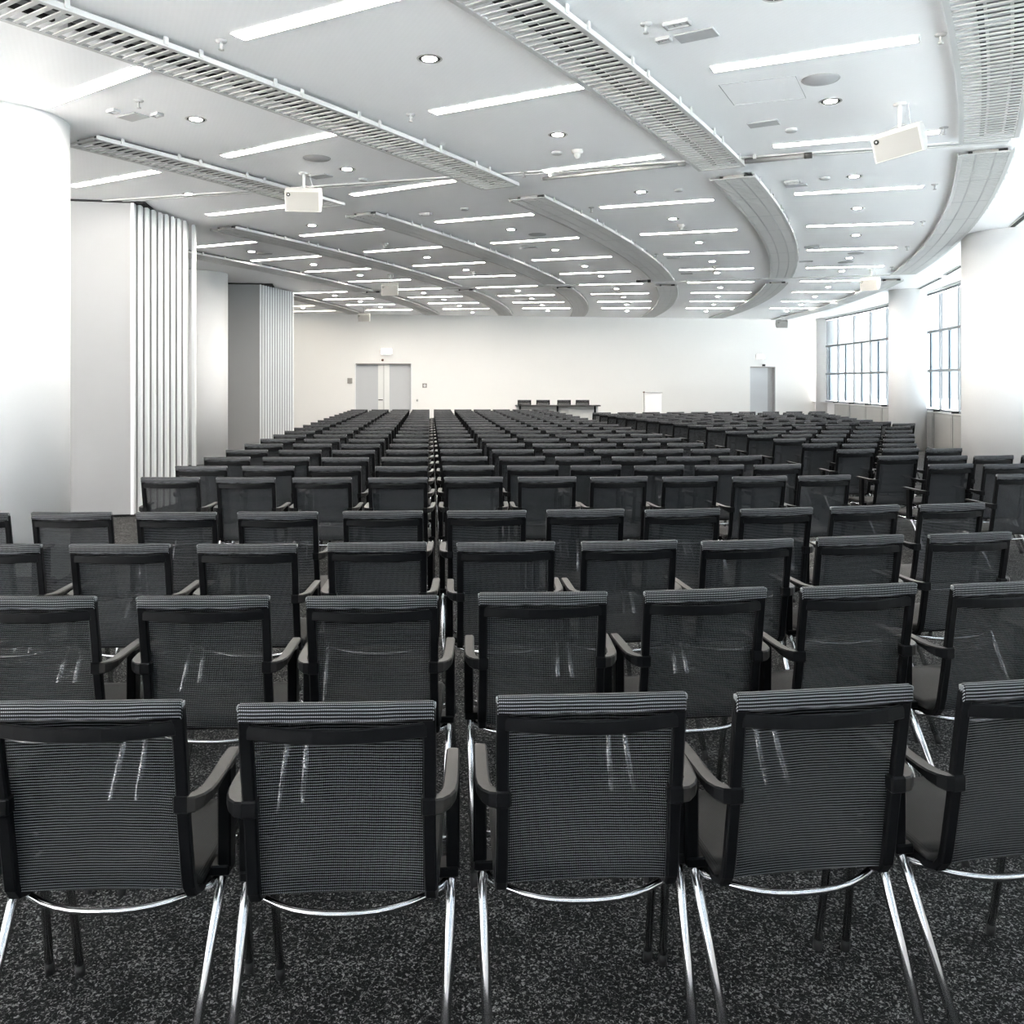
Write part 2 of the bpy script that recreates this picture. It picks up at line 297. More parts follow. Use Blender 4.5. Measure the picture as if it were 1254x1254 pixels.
def link(name, data, parent=None, loc=(0, 0, 0), rz=0.0):
    o = bpy.data.objects.new(name, data); scene.collection.objects.link(o)
    o.location = loc; o.rotation_euler = (0, 0, rz)
    if parent: o.parent = parent
    return o
def obj(name, mb, parent=None, **k): return link(name, mb.data(name), parent, **k)
def thing(name, label, cat, loc=(0, 0, 0), rz=0.0, group=None):
    o = link(name, None, None, loc, rz); o.empty_display_size = 0.1
    return tag(o, label, cat, group)
def tag(o, label, cat, group=None):
    o['label'] = label; o['category'] = cat
    if group: o['group'] = group
    return o
def struct(name, mb, label=None, parent=None, **k):
    o = obj(name, mb, parent, **k)
    if not parent:
        o['kind'] = 'structure'
        if label: o['label'] = label
    return o
def AP(R, th): return (CX + R * math.cos(rad(th)), CY + R * math.sin(rad(th)))
ORD = ['first', 'second', 'third', 'fourth', 'fifth', 'sixth', 'seventh', 'eighth', 'ninth', 'tenth', 'eleventh', 'twelfth',
       'thirteenth', 'fourteenth', 'fifteenth', 'sixteenth', 'seventeenth', 'eighteenth', 'nineteenth', 'twentieth']

# ------------------------------------------------------------ setting: floor, ceiling, walls
T0, T1 = -47.0, 3.0
RO, RI = 50.6, 31.0
def annulus(mb, z0, z1, ro, ri, mat, t0=T0, t1=T1, n=64):
    vs = []; fs = []
    for i in range(n + 1):
        t = t0 + (t1 - t0) * i / n
        for R in (ri, ro):
            x, y = AP(R, t)
            vs += [(x, y, z0), (x, y, z1)]
    for i in range(n):
        a = i * 4; b_ = a + 4
        fs += [(a, b_, b_ + 2, a + 2), (a + 1, a + 3, b_ + 3, b_ + 1), (a, a + 1, b_ + 1, b_), (a + 2, b_ + 2, b_ + 3, a + 3)]
    fs += [(0, 2, 3, 1), (n * 4, n * 4 + 1, n * 4 + 3, n * 4 + 2)]
    mb.add(vs, fs, mat)
mb = MB(); annulus(mb, -0.12, 0.0, RO + 0.35, RI - 0.3, M['carpet'], T0 - 1, T1 + 6); struct('floor', mb, 'dark grey flecked loop pile carpet')
mb = MB(); annulus(mb, CEIL, CEIL + 0.25, RO + 0.35, RI - 0.3, M['ceiling'], T0 - 1, T1 + 6); struct('ceiling', mb, 'pale grey panelled ceiling')

# far wall, built round its two door openings
W0 = Vector((-7.173, 28.88, 0)); WD = Vector((1, 0.158, 0)).normalized(); WN = Vector((-WD.y, WD.x, 0))
WZ = math.atan2(WD.y, WD.x)
def wpt(s, z, d=0.0): return W0 + WD * s + Vector((0, 0, z)) + WN * d
def ws(x): return (x + 7.173) / WD.x
def wbox(mb, s0, s1, z0, z1, d0, d1, mat): mb.box(wpt((s0 + s1) / 2, (z0 + z1) / 2, (d0 + d1) / 2), (s1 - s0, d1 - d0, z1 - z0), mat, WZ)
D1 = (ws(-5.227), ws(-3.36)); D2 = (ws(8.487), ws(9.452))
mb = MB()
wbox(mb, -4.0, D1[0], 0, CEIL, 0, 0.3, M['wallwarm']); wbox(mb, D1[1], D2[0], 0, CEIL, 0, 0.3, M['wallwarm']); wbox(mb, D2[1], 20.5, 0, CEIL, 0, 0.3, M['wallwarm'])
wbox(mb, D1[0], D1[1], 2.27, CEIL, 0, 0.3, M['wallwarm']); wbox(mb, D2[0], D2[1], 2.20, CEIL, 0, 0.3, M['wallwarm'])
struct('wall_far', mb, 'plain cream white end wall')
# door 1: double leaf with stainless meeting strips
mb = MB(); f0 = 0.0
wbox(mb, D1[0], D1[0] + 0.03, 0, 2.27, 0.0, 0.28, M['white']); wbox(mb, D1[1] - 0.03, D1[1], 0, 2.27, 0.0, 0.28, M['white'])
wbox(mb, D1[0] + 0.03, D1[1] - 0.03, 2.24, 2.27, 0.0, 0.28, M['grey'])
d1 = struct('door_1', mb, 'grey double door with stainless steel meeting strips')
xm = ws(-4.284)
mb = MB(); wbox(mb, D1[0] + 0.03, xm - 0.19, 0.01, 2.235, 0.16, 0.21, M['doorleaf']); obj('door_leaf', mb, d1)
mb = MB(); wbox(mb, xm + 0.19, D1[1] - 0.03, 0.01, 2.235, 0.16, 0.21, M['doorleaf']); obj('door_leaf', mb, d1)
mb = MB(); wbox(mb, D1[0] + 0.03, D1[1] - 0.03, 0.0, 2.24, 0.24, 0.27, M['grey']); obj('light_stop', mb, d1)  # added backing, keeps outside light out of the gap between leaves
for a_, b_ in ((xm - 0.19, xm - 0.008), (xm + 0.008, xm + 0.19)):
    mb = MB(); wbox(mb, a_, b_, 0.01, 2.235, 0.145, 0.21, M['strip_steel']); obj('meeting_strip', mb, d1)
mb = MB(); mb.tube([wpt(xm - 0.17, 1.05, 0.15), wpt(xm - 0.17, 1.05, 0.09), wpt(xm - 0.03, 1.05, 0.09)], 0.012, M['black']); obj('door_handle', mb, d1)
# door 2: single leaf, recess open at its right
mb = MB()
wbox(mb, D2[0], D2[0] + 0.02, 0, 2.2, 0.0, 0.3, M['white']); wbox(mb, D2[1] - 0.02, D2[1], 0, 2.2, 0.0, 0.3, M['recess'])
wbox(mb, D2[0] + 0.02, D2[1] - 0.02, 2.16, 2.2, 0.0, 0.28, M['grey'])
d2 = struct('door_2', mb, 'plain white single door with grey reveal')
mb = MB(); wbox(mb, D2[0] + 0.02, D2[1] - 0.27, 0.01, 2.155, 0.05, 0.10, M['doorleaf']); obj('door_leaf', mb, d2)
mb = MB(); wbox(mb, D2[0] + 0.02, D2[1] - 0.02, 0.0, 2.16, 0.24, 0.27, M['grey']); obj('light_stop', mb, d2)  # added backing, blocks the daylight behind this door
mb = MB(); wbox(mb, D2[1] - 0.27, D2[1] - 0.02, 0.01, 2.155, 0.16, 0.21, M['recess']); obj('side_panel', mb, d2)
# inner curved wall, end wall behind the camera; unseen openings added for daylight
mb = MB(); annulus(mb, 0, CEIL, RI, RI - 0.3, M['white'], -33, 4)
mb.box((*((Vector(AP(RI, -33)) + Vector(AP(36.5, -33))) / 2), CEIL / 2), (5.5, 0.25, CEIL), M['white'], rad(-33)); struct('wall_inner', mb, 'plain white inner wall')
mb = MB(); annulus(mb, 0, 0.5, 36.5, 36.2, M['white'], T0, -33, 20); annulus(mb, 3.75, CEIL, 36.5, 36.2, M['white'], T0, -33, 20)
for i in range(8): annulus(mb, 0.5, 3.75, 36.5, 36.3, M['white'], T0 + i * 2.0 - (0.6 if i < 3 else 0.88), T0 + i * 2.0 + (0.6 if i < 3 else 0.88), 2)
struct('wall_inner_openings', mb, 'unseen white inner wall with openings added to let daylight in')
a_ = Vector(AP(RI, T0)); b_ = Vector(AP(RO, T0)); L_ = (b_ - a_).length; m_ = (a_ + b_) / 2
mb = MB(); mb.box((m_.x, m_.y, 0.1), (L_, 0.3, 0.2), M['white'], rad(T0)); mb.box((m_.x, m_.y, 3.8), (L_, 0.3, 0.2), M['white'], rad(T0))
for i in range(15): p_ = a_.lerp(b_, i / 14); mb.box((p_.x, p_.y, 1.95), (0.8, 0.2, 3.5), M['white'], rad(T0))
struct('wall_near_openings', mb, 'unseen white end wall with openings added to let daylight in')

# glazed curved facade: one window per bay between mullions
SILL = 0.94; STEP = 1.63; WTOP = 3.86
n_bays = 32
for k in range(-2, n_bays - 2):
    ta = -1.6 - STEP * k; tb = ta - STEP
    if ta > 2.6 or tb < T0 - 1: continue
    ax, ay = AP(RO, ta); bx, by = AP(RO, tb)
    L = math.hypot(ax - bx, ay - by); ang = math.atan2(ay - by, ax - bx)
    mid = Vector(((ax + bx) / 2, (ay + by) / 2, 0))
    def lb(mb, x0, x1, z0, z1, y0, y1, mat):  # local: x along the facade, y outwards is -y
        mb.box(((x0 + x1) / 2, (y0 + y1) / 2, (z0 + z1) / 2), (x1 - x0, y1 - y0, z1 - z0), mat)
    h = L / 2
    mb = MB()
    lb(mb, h - 0.022, h + 0.022, SILL, WTOP, -0.03, 0.03, M['frame'])
    lb(mb, -h + 0.022, h - 0.022, SILL, SILL + 0.06, -0.03, 0.03, M['frame']); lb(mb, -h + 0.022, h - 0.022, WTOP - 0.05, WTOP, -0.03, 0.03, M['frame'])
    for zt in (1.93, 2.90): lb(mb, -h + 0.022, h - 0.022, zt - 0.03, zt + 0.03, -0.03, 0.03, M['frame'])
    w = struct('window_%d' % (k + 3), mb, 'full height window bay with three panes', loc=mid, rz=ang)
    mb = MB(); xs = -h + L * 0.62
    for z0, z1 in ((SILL + 0.07, 1.905), (1.955, 2.875)):
        lb(mb, xs - 0.05, xs + 0.05, z0 + 0.005, z1, -0.065, -0.032, M['sash'])
    obj('sash', mb, w)
    mb = MB(); lb(mb, -h + 0.03, h - 0.03, SILL + 0.07, WTOP - 0.07, -0.008, -0.002, M['glass']); obj('pane', mb, w)
mb = MB(); annulus(mb, 0, SILL - 0.02, RO + 0.12, RO + 0.02, M['white'], T0, 3.4); struct('wall_parapet', mb, 'low wall under the windows')
mb = MB(); annulus(mb, WTOP, CEIL, RO + 0.12, RO - 0.10, M['white'], T0, 3.4); struct('trim_1', mb, 'window head trim')
mb = MB(); annulus(mb, SILL - 0.02, SILL, RO + 0.12, RO - 0.16, M['metalwhite'], -16, 3.0, 20); struct('trim_2', mb, 'window sill')
# added pale ground outside, throws daylight up onto the ceiling
mb = MB(); mb.box((20, 10, -0.6), (200, 200, 0.2), M['bounce_ground']); struct('ground', mb, 'pale ground added outside to bounce daylight onto the ceiling')

# convector cabinets under the sill
cab_lab = ['second from the end wall', 'third from the end wall', 'fourth from the end wall', 'half hidden by the middle column', 'just beyond the middle column',
           'with the dark side gap', 'beside the big near column', 'behind the big near column', 'nearest, behind the big column']
for i, k in enumerate(range(0, 9)):
    ta = -1.6 - STEP * (k - 1) - 0.04; tb = ta - STEP + 0.08
    mb = MB(); annulus(mb, 0.06, SILL - 0.035, RO - 0.01, RO - 0.15, M['cabinet'], tb, ta, 4)
    root = thing('convector_cabinet', 'grey metal convector cabinet under the windows, ' + cab_lab[i], 'cabinet', group='cabinets under the windows')
    obj('body', mb, root)
    mb = MB(); annulus(mb, 0.14, SILL - 0.10, RO - 0.148, RO - 0.158, M['panelgrey'] if i % 9 == 20 else M['cabinet'], tb + 0.10, ta - 0.10, 4); obj('front_panel', mb, root)
    mb = MB(); x, y = AP(RO - 0.09, ta + 0.04); mb.box((x, y, SILL + 0.025), (0.14, 0.10, 0.05), M['dark'], rad(ta)); obj('end_cap', mb, root)

# columns
def column(name, x, y, r, n=64):
    mb = MB(); mb.cyl((x, y, 0), (x, y, CEIL), r, M['column'], n); return mb
for i, (x, y, r, lb_) in enumerate(((-4.38, 7.45, 0.565, 'thick round white column, nearest on the inner side'), (-6.45, 18.1, 0.565, 'round white column between the two folding partitions'),
        (7.6, 13.3, 0.71, 'massive round white column by the windows'), (9.68, 21.48, 0.43, 'round white column between the two window groups'),
        (11.25, 31.2, 0.43, 'round white column in the far corner'))):
    mb = column('c', x, y, r); o = obj('column', mb); o['kind'] = 'structure'; o['label'] = lb_

# ------------------------------------------------------------ folding partitions
def partition(first, last, n, face_dir, width, label, posts):
    root = thing('folding_partition', label, 'partition', loc=(first[0], first[1], 0), group='folding partitions stacked at the inner side')
    f = Vector((*first, 0)); l = Vector((*last, 0)); fd = Vector(face_dir).normalized().to_3d(); ang = math.atan2(-fd.y, -fd.x)
    step = (l - f) / (n - 1)
    for i in range(n):
        p = step * i
        wdt = width if i == 0 else width - 0.15
        th = step.length * 0.62
        mb = MB(); c = p + fd * (wdt / 2 + 0.012) + Vector((0, 0, (0.03 + 3.87) / 2)) + Vector((-fd.y, fd.x, 0)) * (-th / 2)
        mb.box(c, (wdt, th, 3.84), M['panelgrey'], ang)
        pn = obj('panel', mb, root)
        mb = MB(); c = p + fd * 0.004 + Vector((0, 0, (0.03 + 3.87) / 2)) + Vector((-fd.y, fd.x, 0)) * (-th / 2)
        mb.box(c, (0.035, th + 0.02, 3.845), M['alu'], ang); obj('edge_profile', mb, pn)
    mb = MB(); c = (l - f) / 2 + fd * width / 2 + Vector((0, 0, 3.889))
    mb.box(c, (width * 0.9, (l - f).length * 0.9, 0.02), M['dark'], ang); obj('top_seal', mb, root)
    for (x, y, w_, d_, mt, nm) in posts:
        mb = MB(); mb.box((x - first[0], y - first[1], 1.94), (w_, d_, 3.88), M[mt], rad(9)); obj(nm, mb, root)
partition((-4.68, 10.83), (-4.48, 12.02), 9, (-0.985, -0.17), 1.30, 'grey folding partition stacked beside the nearest round column',
          [(-4.60, 12.27, 0.13, 0.10, 'recess', 'jamb'), (-4.50, 12.42, 0.045, 0.10, 'alu', 'end_post')])
partition((-5.72, 19.98), (-5.39, 21.6), 14, (-0.98, -0.2), 1.30, 'grey folding partition stacked behind the second round column', [])

# ------------------------------------------------------------ ceiling grilles
def arc_strip(mb, R0, R1, z0, z1, ta, tb, mat, n):
    annulus(mb, z0, z1, R1, R0, mat, ta, tb, n)
def grille(R, ta, tb, label, fine):
    root = thing('ceiling_grille', label, 'air grille', group='curved ceiling grilles')
    n = max(4, int(abs(tb - ta) / 0.5)); W = 0.235; zb = 3.84
    mb = MB(); arc_strip(mb, R - W, R - W + 0.035, zb, zb + 0.012, ta, tb, M['grille'], n); arc_strip(mb, R + W - 0.035, R + W, zb, zb + 0.012, ta, tb, M['grille'], n)
    arc_strip(mb, R - W - 0.006, R - W, zb, zb + 0.035, ta, tb, M['metalwhite'], n); arc_strip(mb, R + W, R + W + 0.006, zb, zb + 0.035, ta, tb, M['metalwhite'], n)
    for q in ((-0.085, 0.085) if ta > -30 else ()): arc_strip(mb, R + q - 0.008, R + q + 0.008, zb + 0.001, zb + 0.012, ta, tb, M['recess'] if R > 45 and ta > -30 else M['grille'], n)
    if ta > -30 and R > 43:
        t = ta + 1.4
        while t < tb - 0.5: arc_strip(mb, R - W + 0.03, R + W - 0.03, zb + 0.0005, zb + 0.004, t, t + 0.025, M['recess'], 1); t += 1.45
    obj('edge_frame', mb, root)
    mb = MB(); pitch = 0.080 if ta < -30 else 0.068; cnt = int(rad(tb - ta) * R / pitch); half = 0.0165 if ta < -30 else 0.023
    for i in range(cnt + 1):
        t = ta + (tb - ta) * i / cnt; dt = math.degrees(half / R)
        p = [AP(R - W + 0.03, t - dt), AP(R + W - 0.03, t - dt), AP(R + W - 0.03, t + dt), AP(R - W + 0.03, t + dt)]
        mb.add([(*q, zb + 0.002) for q in p] + [(*q, zb + 0.010) for q in p], [(0, 1, 2, 3), (7, 6, 5, 4), (0, 4, 5, 1), (2, 6, 7, 3), (1, 5, 6, 2), (3, 7, 4, 0)], M['grille'])
    if cnt: obj('slatted_panel', mb, root)
    mb = MB(); seg = 1.25 / R * 180 / PI; t = ta + 0.1
    while t < tb - 0.1:
        te = min(t + seg * 0.92, tb - 0.08)
        arc_strip(mb, R - 0.075, R - 0.04, CEIL - 0.03, CEIL - 0.002, t, te, M['dark'], 3)
        arc_strip(mb, R - 0.02, R + 0.10, CEIL - 0.012, CEIL - 0.002, t, te, M['duct'], 3)
        arc_strip(mb, R + 0.12, R + 0.19, CEIL - 0.038, CEIL - 0.002, t, te, M['dark'], 3)
        t += seg
    obj('air_slot_shade', mb, root)  # openings are not cut; dark strips paint the shade inside them
    # little hangers on the outer rail
    t = ta + 0.35; i = 0
    while t < tb - 0.1:
        x, y = AP(R + W + 0.012, t); mb = MB(); mb.box((x, y, (zb + CEIL) / 2 + 0.004), (0.012, 0.03, CEIL - zb - 0.008), M['metalwhite'], rad(t)); obj('hanger', mb, root)
        t += (0.85 if i % 2 == 0 else 0.35); i += 1
    # duct end piece
    x, y = AP(R, ta + 0.12); mb = MB()
    mb.box((x, y, CEIL - 0.022), (0.22, 0.06, 0.035), M['grey'], rad(ta)); 
    for q in (-0.13, 0.13):
        x, y = AP(R + q, ta + 0.12); mb.box((x, y, CEIL - 0.022), (0.04, 0.05, 0.036), M['dark'], rad(ta))
    obj('duct_end', mb, root)
RB = [48.96, 46.56, 44.13, 41.73, 39.33, 36.95, 34.5]
for i, R in enumerate(RB):
    nm = ('outermost by the windows' if i == 0 else ORD[i] + ' in from the windows')
    if i < 4:
        grille(R, -31.4 if i == 3 else -40.0, -26.75 if i > 1 else -26.45, 'wide slotted white ceiling grille in the nearest section, ' + nm, False)
    if i < 6: grille(R, -25.85, -14.0 if i < 5 else -13.3, 'curved perforated grey ceiling grille in the middle section, ' + nm, i > 2)
    grille(R, -12.6, (1.6 if i == 0 else 0.6 - 0.55 * i + 0.6), 'curved grey ceiling grille in the farthest section, ' + nm, True)

# ------------------------------------------------------------ partition tracks and roller tubes on the ceiling
def bar(mb, p, q, w_, h_, z, mat):
    p = Vector((*p, 0)); q = Vector((*q, 0)); d = q - p
    mb.box((p + q) / 2 + Vector((0, 0, z)), (d.length, w_, h_), mat, math.atan2(d.y, d.x))
for i, (p, q, lb_) in enumerate(((TRACKS[0], (4.6, 8.12), 'ceiling track across the hall in front of the near partition'), (TRACKS[2], TRACKS[3], 'ceiling track across the hall beyond the far speakers'))):
    root = thing('ceiling_track', lb_, 'track')
    P_ = Vector(p); Q_ = Vector(q); nrm = Vector((-(Q_ - P_).y, (Q_ - P_).x)).normalized()
    mb = MB(); bar(mb, P_ + nrm * 0.05, Q_ + nrm * 0.05, 0.035, 0.012, CEIL - 0.006, M['metalwhite']); bar(mb, P_ - nrm * 0.05, Q_ - nrm * 0.05, 0.035, 0.012, CEIL - 0.006, M['metalwhite']); obj('rail', mb, root)
    mb = MB(); bar(mb, P_, Q_, 0.06, 0.006, CEIL - 0.003, M['recess']); obj('slot', mb, root)
for i, (p, q, lb_) in enumerate(((TUBES[0], TUBES[1], 'long white roller tube on the ceiling between two slotted grilles'), (TUBES[2], TUBES[3], 'short white roller tube with black end beside a strip light'), (TUBES[4], TUBES[5], 'small white roller tube with black ends at the far track'))):
    dd = (Vector(q) - Vector(p)).normalized() * (0.16 if i == 0 else 0.0); p = tuple(Vector(p) + dd); q = tuple(Vector(q) - dd)
    root = thing('roller_tube', lb_, 'screen roller', group='roller tubes on the ceiling')
    mb = MB(); mb.cyl((*p, CEIL - 0.05), (*q, CEIL - 0.05), 0.018 if i == 0 else 0.026, M['tubegrey'], 16); obj('tube', mb, root)
    d = (Vector(q) - Vector(p)).normalized()
    mb = MB(); mb.cyl((*q, CEIL - 0.05), (*(Vector(q) + d * 0.07), CEIL - 0.05), 0.020 if i == 0 else 0.030, M['tubegrey' if i == 0 else 'dark'], 16); obj('end_cap', mb, root)
    mb = MB(); mb.box((*(Vector(p) + d * 0.1), CEIL - 0.02), (0.03, 0.09, 0.04), M['metalwhite'], math.atan2(d.y, d.x)); obj('bracket', mb, root)

# ------------------------------------------------------------ strip lights and downlights
BAY = {'e': 'outermost', 'd': 'second', 'c': 'third', 'b': 'fourth', 'a': 'fifth', 'z': 'sixth', 'y': 'innermost'}
cnt = {}
for (b_, k, x0, y0, x1, y1) in sorted(STRIPS, key=lambda q: (q[0], q[1])):
    cnt[b_] = cnt.get(b_, 0) + 1
    p = Vector((x0, y0)); q = Vector((x1, y1)); d = q - p; c = (p + q) / 2
    root = thing('strip_light', 'white recessed strip light, %s from the camera in the %s ceiling bay from the windows' % (ORD[cnt[b_] - 1], BAY[b_]) if b_ != 'y' else
                 'white recessed strip light in the innermost ceiling bay, ' + ('half hidden by the partition' if k == 6 else 'closest to the end wall'), 'ceiling light',
                 loc=(c.x, c.y, CEIL), rz=math.atan2(d.y, d.x), group='recessed strip lights')
    Lh = d.length / 2
    mb = MB(); mb.box((0, 0, -0.004), (2 * Lh - 0.012, 0.108, 0.008), M['strip_dim' if b_ == 'y' else 'strip']); obj('diffuser', mb, root)
    mb = MB()
    for s_ in (-1, 1):
        mb.box((0, s_ * 0.059, -0.006), (2 * Lh + 0.012, 0.008, 0.012), M['metalwhite']); mb.box((s_ * (Lh + 0.001), 0, -0.006), (0.008, 0.11, 0.012), M['metalwhite'])
    obj('frame', mb, root)
BR = [('e', 47.75), ('d', 45.35), ('c', 42.95), ('b', 40.5), ('a', 38.1), ('z', 35.7), ('y', 33.3)]
def bay_of(x, y):
    R = math.hypot(x - CX, y - CY); return min(BR, key=lambda q: abs(q[1] - R))[0]
def lathe(mb, prof, mat, n=24, c=(0, 0)):
    vs = []; fs = []
    for r_, z_ in prof: vs += [(c[0] + r_ * math.cos(2 * PI * i / n), c[1] + r_ * math.sin(2 * PI * i / n), z_) for i in range(n)]
    for j in range(len(prof) - 1):
        for i in range(n):
            ii = (i + 1) % n; fs.append((j * n + i, j * n + ii, (j + 1) * n + ii, (j + 1) * n + i))
    mb.add(vs, fs, mat, True)
ring = MB(); lathe(ring, [(0.076, -0.001), (0.078, -0.005), (0.085, -0.005), (0.089, -0.001)], M['steel'], 28)
refl = MB(); lathe(refl, [(0.077, -0.001), (0.066, -0.003), (0.050, -0.002)], M['dark'], 28)
lens = MB(); lathe(lens, [(0.0001, -0.006), (0.03, -0.006), (0.048, -0.004), (0.052, -0.001)], M['lamp'], 24)
ring_d, refl_d, lens_d = ring.data('ring'), refl.data('reflector'), lens.data('lamp')
cnt = {}
for x, y in sorted(DOWN, key=lambda p: -math.degrees(math.atan2(p[1] - CY, p[0] - CX)) * -1):
    b_ = bay_of(x, y); cnt[b_] = cnt.get(b_, 0) + 1
    root = thing('downlight', 'round recessed downlight, %s from the camera in the %s ceiling bay from the windows' % (ORD[cnt[b_] - 1], BAY[b_]), 'ceiling light', loc=(x, y, CEIL), group='round downlights')
    link('ring', ring_d, root); link('reflector', refl_d, root); link('lamp', lens_d, root)

# ------------------------------------------------------------ small ceiling fittings
disc_lab = ['beside the nearest right-hand strip light', 'behind the near hanging box speaker bay', 'in the third bay, middle section', 'in the outermost bay by the third strip light',
            'in the outermost bay by the far downlights', 'high by the second folding partition']
for (x, y), l_ in zip(DISCS, disc_lab):
    root = thing('ceiling_speaker', 'round flush grey ceiling speaker ' + l_, 'ceiling speaker', loc=(x, y, CEIL), group='round flush ceiling speakers')
    mb = MB(); lathe(mb, [(0.0001, -0.008), (0.118, -0.008), (0.124, -0.004)], M['disc'], 32); obj('grille_cover', mb, root)
    mb = MB(); lathe(mb, [(0.124, -0.004), (0.131, -0.008), (0.138, -0.001)], M['fitting'], 32); obj('rim', mb, root)
for i, (x, y) in enumerate(SMALLDISC):
    mb = MB(); lathe(mb, [(0.0001, -0.022), (0.045, -0.022), (0.055, -0.012), (0.055, 0)], M['fitting'], 20)
    tag(obj('round_sensor', mb, loc=(x, y, CEIL)), 'small flat round ceiling sensor, ' + ['near the second window-side strip light', 'left of the nearest smoke detector', 'in the third bay near the track', 'in the second bay beyond the track', 'in the outermost bay beyond the track', 'beside the boxed emergency lamp'][i], 'sensor', 'flat ceiling sensors')
pl = ['large, beside the nearest slotted grille', 'by the window-side strip light', 'near the first inner column', 'beside the near hanging speaker', 'in the outermost bay past the first track', 'in the third bay, middle section',
      'under the third strip light of the second bay', 'near the middle detector of the second bay', 'left of the far window-side lights', 'left of the window-side strip lights']
for i, (x, y) in enumerate(PANELS):
    mb = MB(); s_ = 0.26 if i < 2 else 0.24
    mb.box((0, 0, -0.005), (s_, 0.15, 0.010), M['disc'], 0, 0.003)
    tag(obj('flat_cover', mb, loc=(x, y, CEIL), rz=math.atan2(y - CY, x - CX)), 'rectangular grey ceiling cover ' + pl[i], 'ceiling cover', 'rectangular ceiling covers')
bl = ['larger of the pair at the near grille', 'smaller of the pair at the near grille', 'outer of the pair by the inner column', 'inner of the pair by the inner column', 'in the outermost bay past the track', 'in the third bay past the track']
for i, (x, y) in enumerate(BOXES):
    root = thing('emergency_lamp', 'small white framed ceiling lamp, ' + bl[i], 'emergency light', loc=(x, y, CEIL), rz=math.atan2(y - CY, x - CX), group='small framed ceiling lamps')
    w_, d_ = (0.15, 0.075) if i in (0, 4, 5) else (0.085, 0.055)
    mb = MB()
    for s in (-1, 1): mb.box((0, s * d_ / 2, -0.012), (w_ + 0.012, 0.010, 0.024), M['fitting']); mb.box((s * w_ / 2, 0, -0.012), (0.012, d_, 0.024), M['fitting'])
    obj('frame', mb, root)
    mb = MB(); mb.box((0, 0, -0.005), (w_ - 0.02, d_ - 0.014, 0.010), M['recess']); 
    for s in (-1, 0, 1): mb.box((s * w_ * 0.28, 0, -0.012), (w_ * 0.18, d_ * 0.5, 0.008), M['alu'])
    obj('lens', mb, root)
spl = ['near the nearest slotted grille', 'beside the long near strip light', 'above the left slotted grille', 'right of the nearest window-side strip', 'behind the big hanging speaker', 'at the end of the near track', 'beside the second-bay grille', 'right of the window-side strip beyond the track',
       'at the second window-side strip', 'at the third window-side strip', 'by the first inner column', 'at the fourth window-side strip', 'in the second bay, far part']
for i, (x, y) in enumerate(SPRINK):
    root = thing('sprinkler', 'small white hanging sprinkler ' + spl[i], 'sprinkler', loc=(x, y, CEIL), group='ceiling sprinklers')
    mb = MB(); lathe(mb, [(0.0001, -0.012), (0.035, -0.008), (0.038, 0)], M['fitting'], 16); obj('rosette', mb, root)
    mb = MB(); mb.cyl((0, 0, -0.01), (0, 0, -0.05), 0.009, M['fitting'], 8); lathe(mb, [(0.0001, -0.062), (0.018, -0.062), (0.018, -0.057), (0.0001, -0.052)], M['steel'], 12); obj('nozzle', mb, root)
sml = ['left of the long strip light before the track', 'in the fourth bay, middle section', 'in the second bay by the first downlights', 'in the second bay by the far downlights', 'in the third bay before the far track']
for i, (x, y) in enumerate(SMOKE):
    root = thing('smoke_detector', 'white domed smoke detector ' + sml[i], 'smoke detector', loc=(x, y, CEIL), group='smoke detectors')
    mb = MB(); lathe(mb, [(0.0001, -0.035), (0.035, -0.035), (0.055, -0.025), (0.058, 0)], M['speaker'], 20); obj('base', mb, root)
    mb = MB(); lathe(mb, [(0.0001, -0.085), (0.018, -0.080), (0.030, -0.060), (0.034, -0.035)], M['speaker'], 16); obj('sensor_head', mb, root)
# service hatch outline in the ceiling
mb = MB(); H_ = [Vector((*p, CEIL - 0.001)) for p in HATCH]
for a_, b_ in ((0, 1), (1, 3), (3, 2), (2, 0)): bar(mb, H_[a_].xy, H_[b_].xy, 0.004, 0.002, CEIL - 0.001, M['recess'])
tag(obj('service_hatch', mb), 'thin outlined service hatch in the ceiling between two strip lights', 'hatch')
# dark linear diffusers by the windows
for i, (p, q) in enumerate(((SLOTS[0], SLOTS[1]), (SLOTS[2], SLOTS[3]), (SLOTS[4], SLOTS[5]))):
    mb = MB(); P_ = Vector(p); Q_ = Vector(q)
    bar(mb, P_, Q_, 0.07, 0.01, CEIL - 0.007, M['dark']); d = (Q_ - P_); nrm = Vector((-d.y, d.x)).normalized()
    bar(mb, P_ + nrm * 0.04, Q_ + nrm * 0.04, 0.012, 0.014, CEIL - 0.009, M['metalwhite']); bar(mb, P_ - nrm * 0.04, Q_ - nrm * 0.04, 0.012, 0.014, CEIL - 0.009, M['metalwhite'])
    tag(obj('linear_diffuser', mb), 'dark slot diffuser in the ceiling along the windows, ' + ['farthest', 'middle', 'nearest'][i] + ' of three', 'air diffuser', 'slot diffusers by the windows')

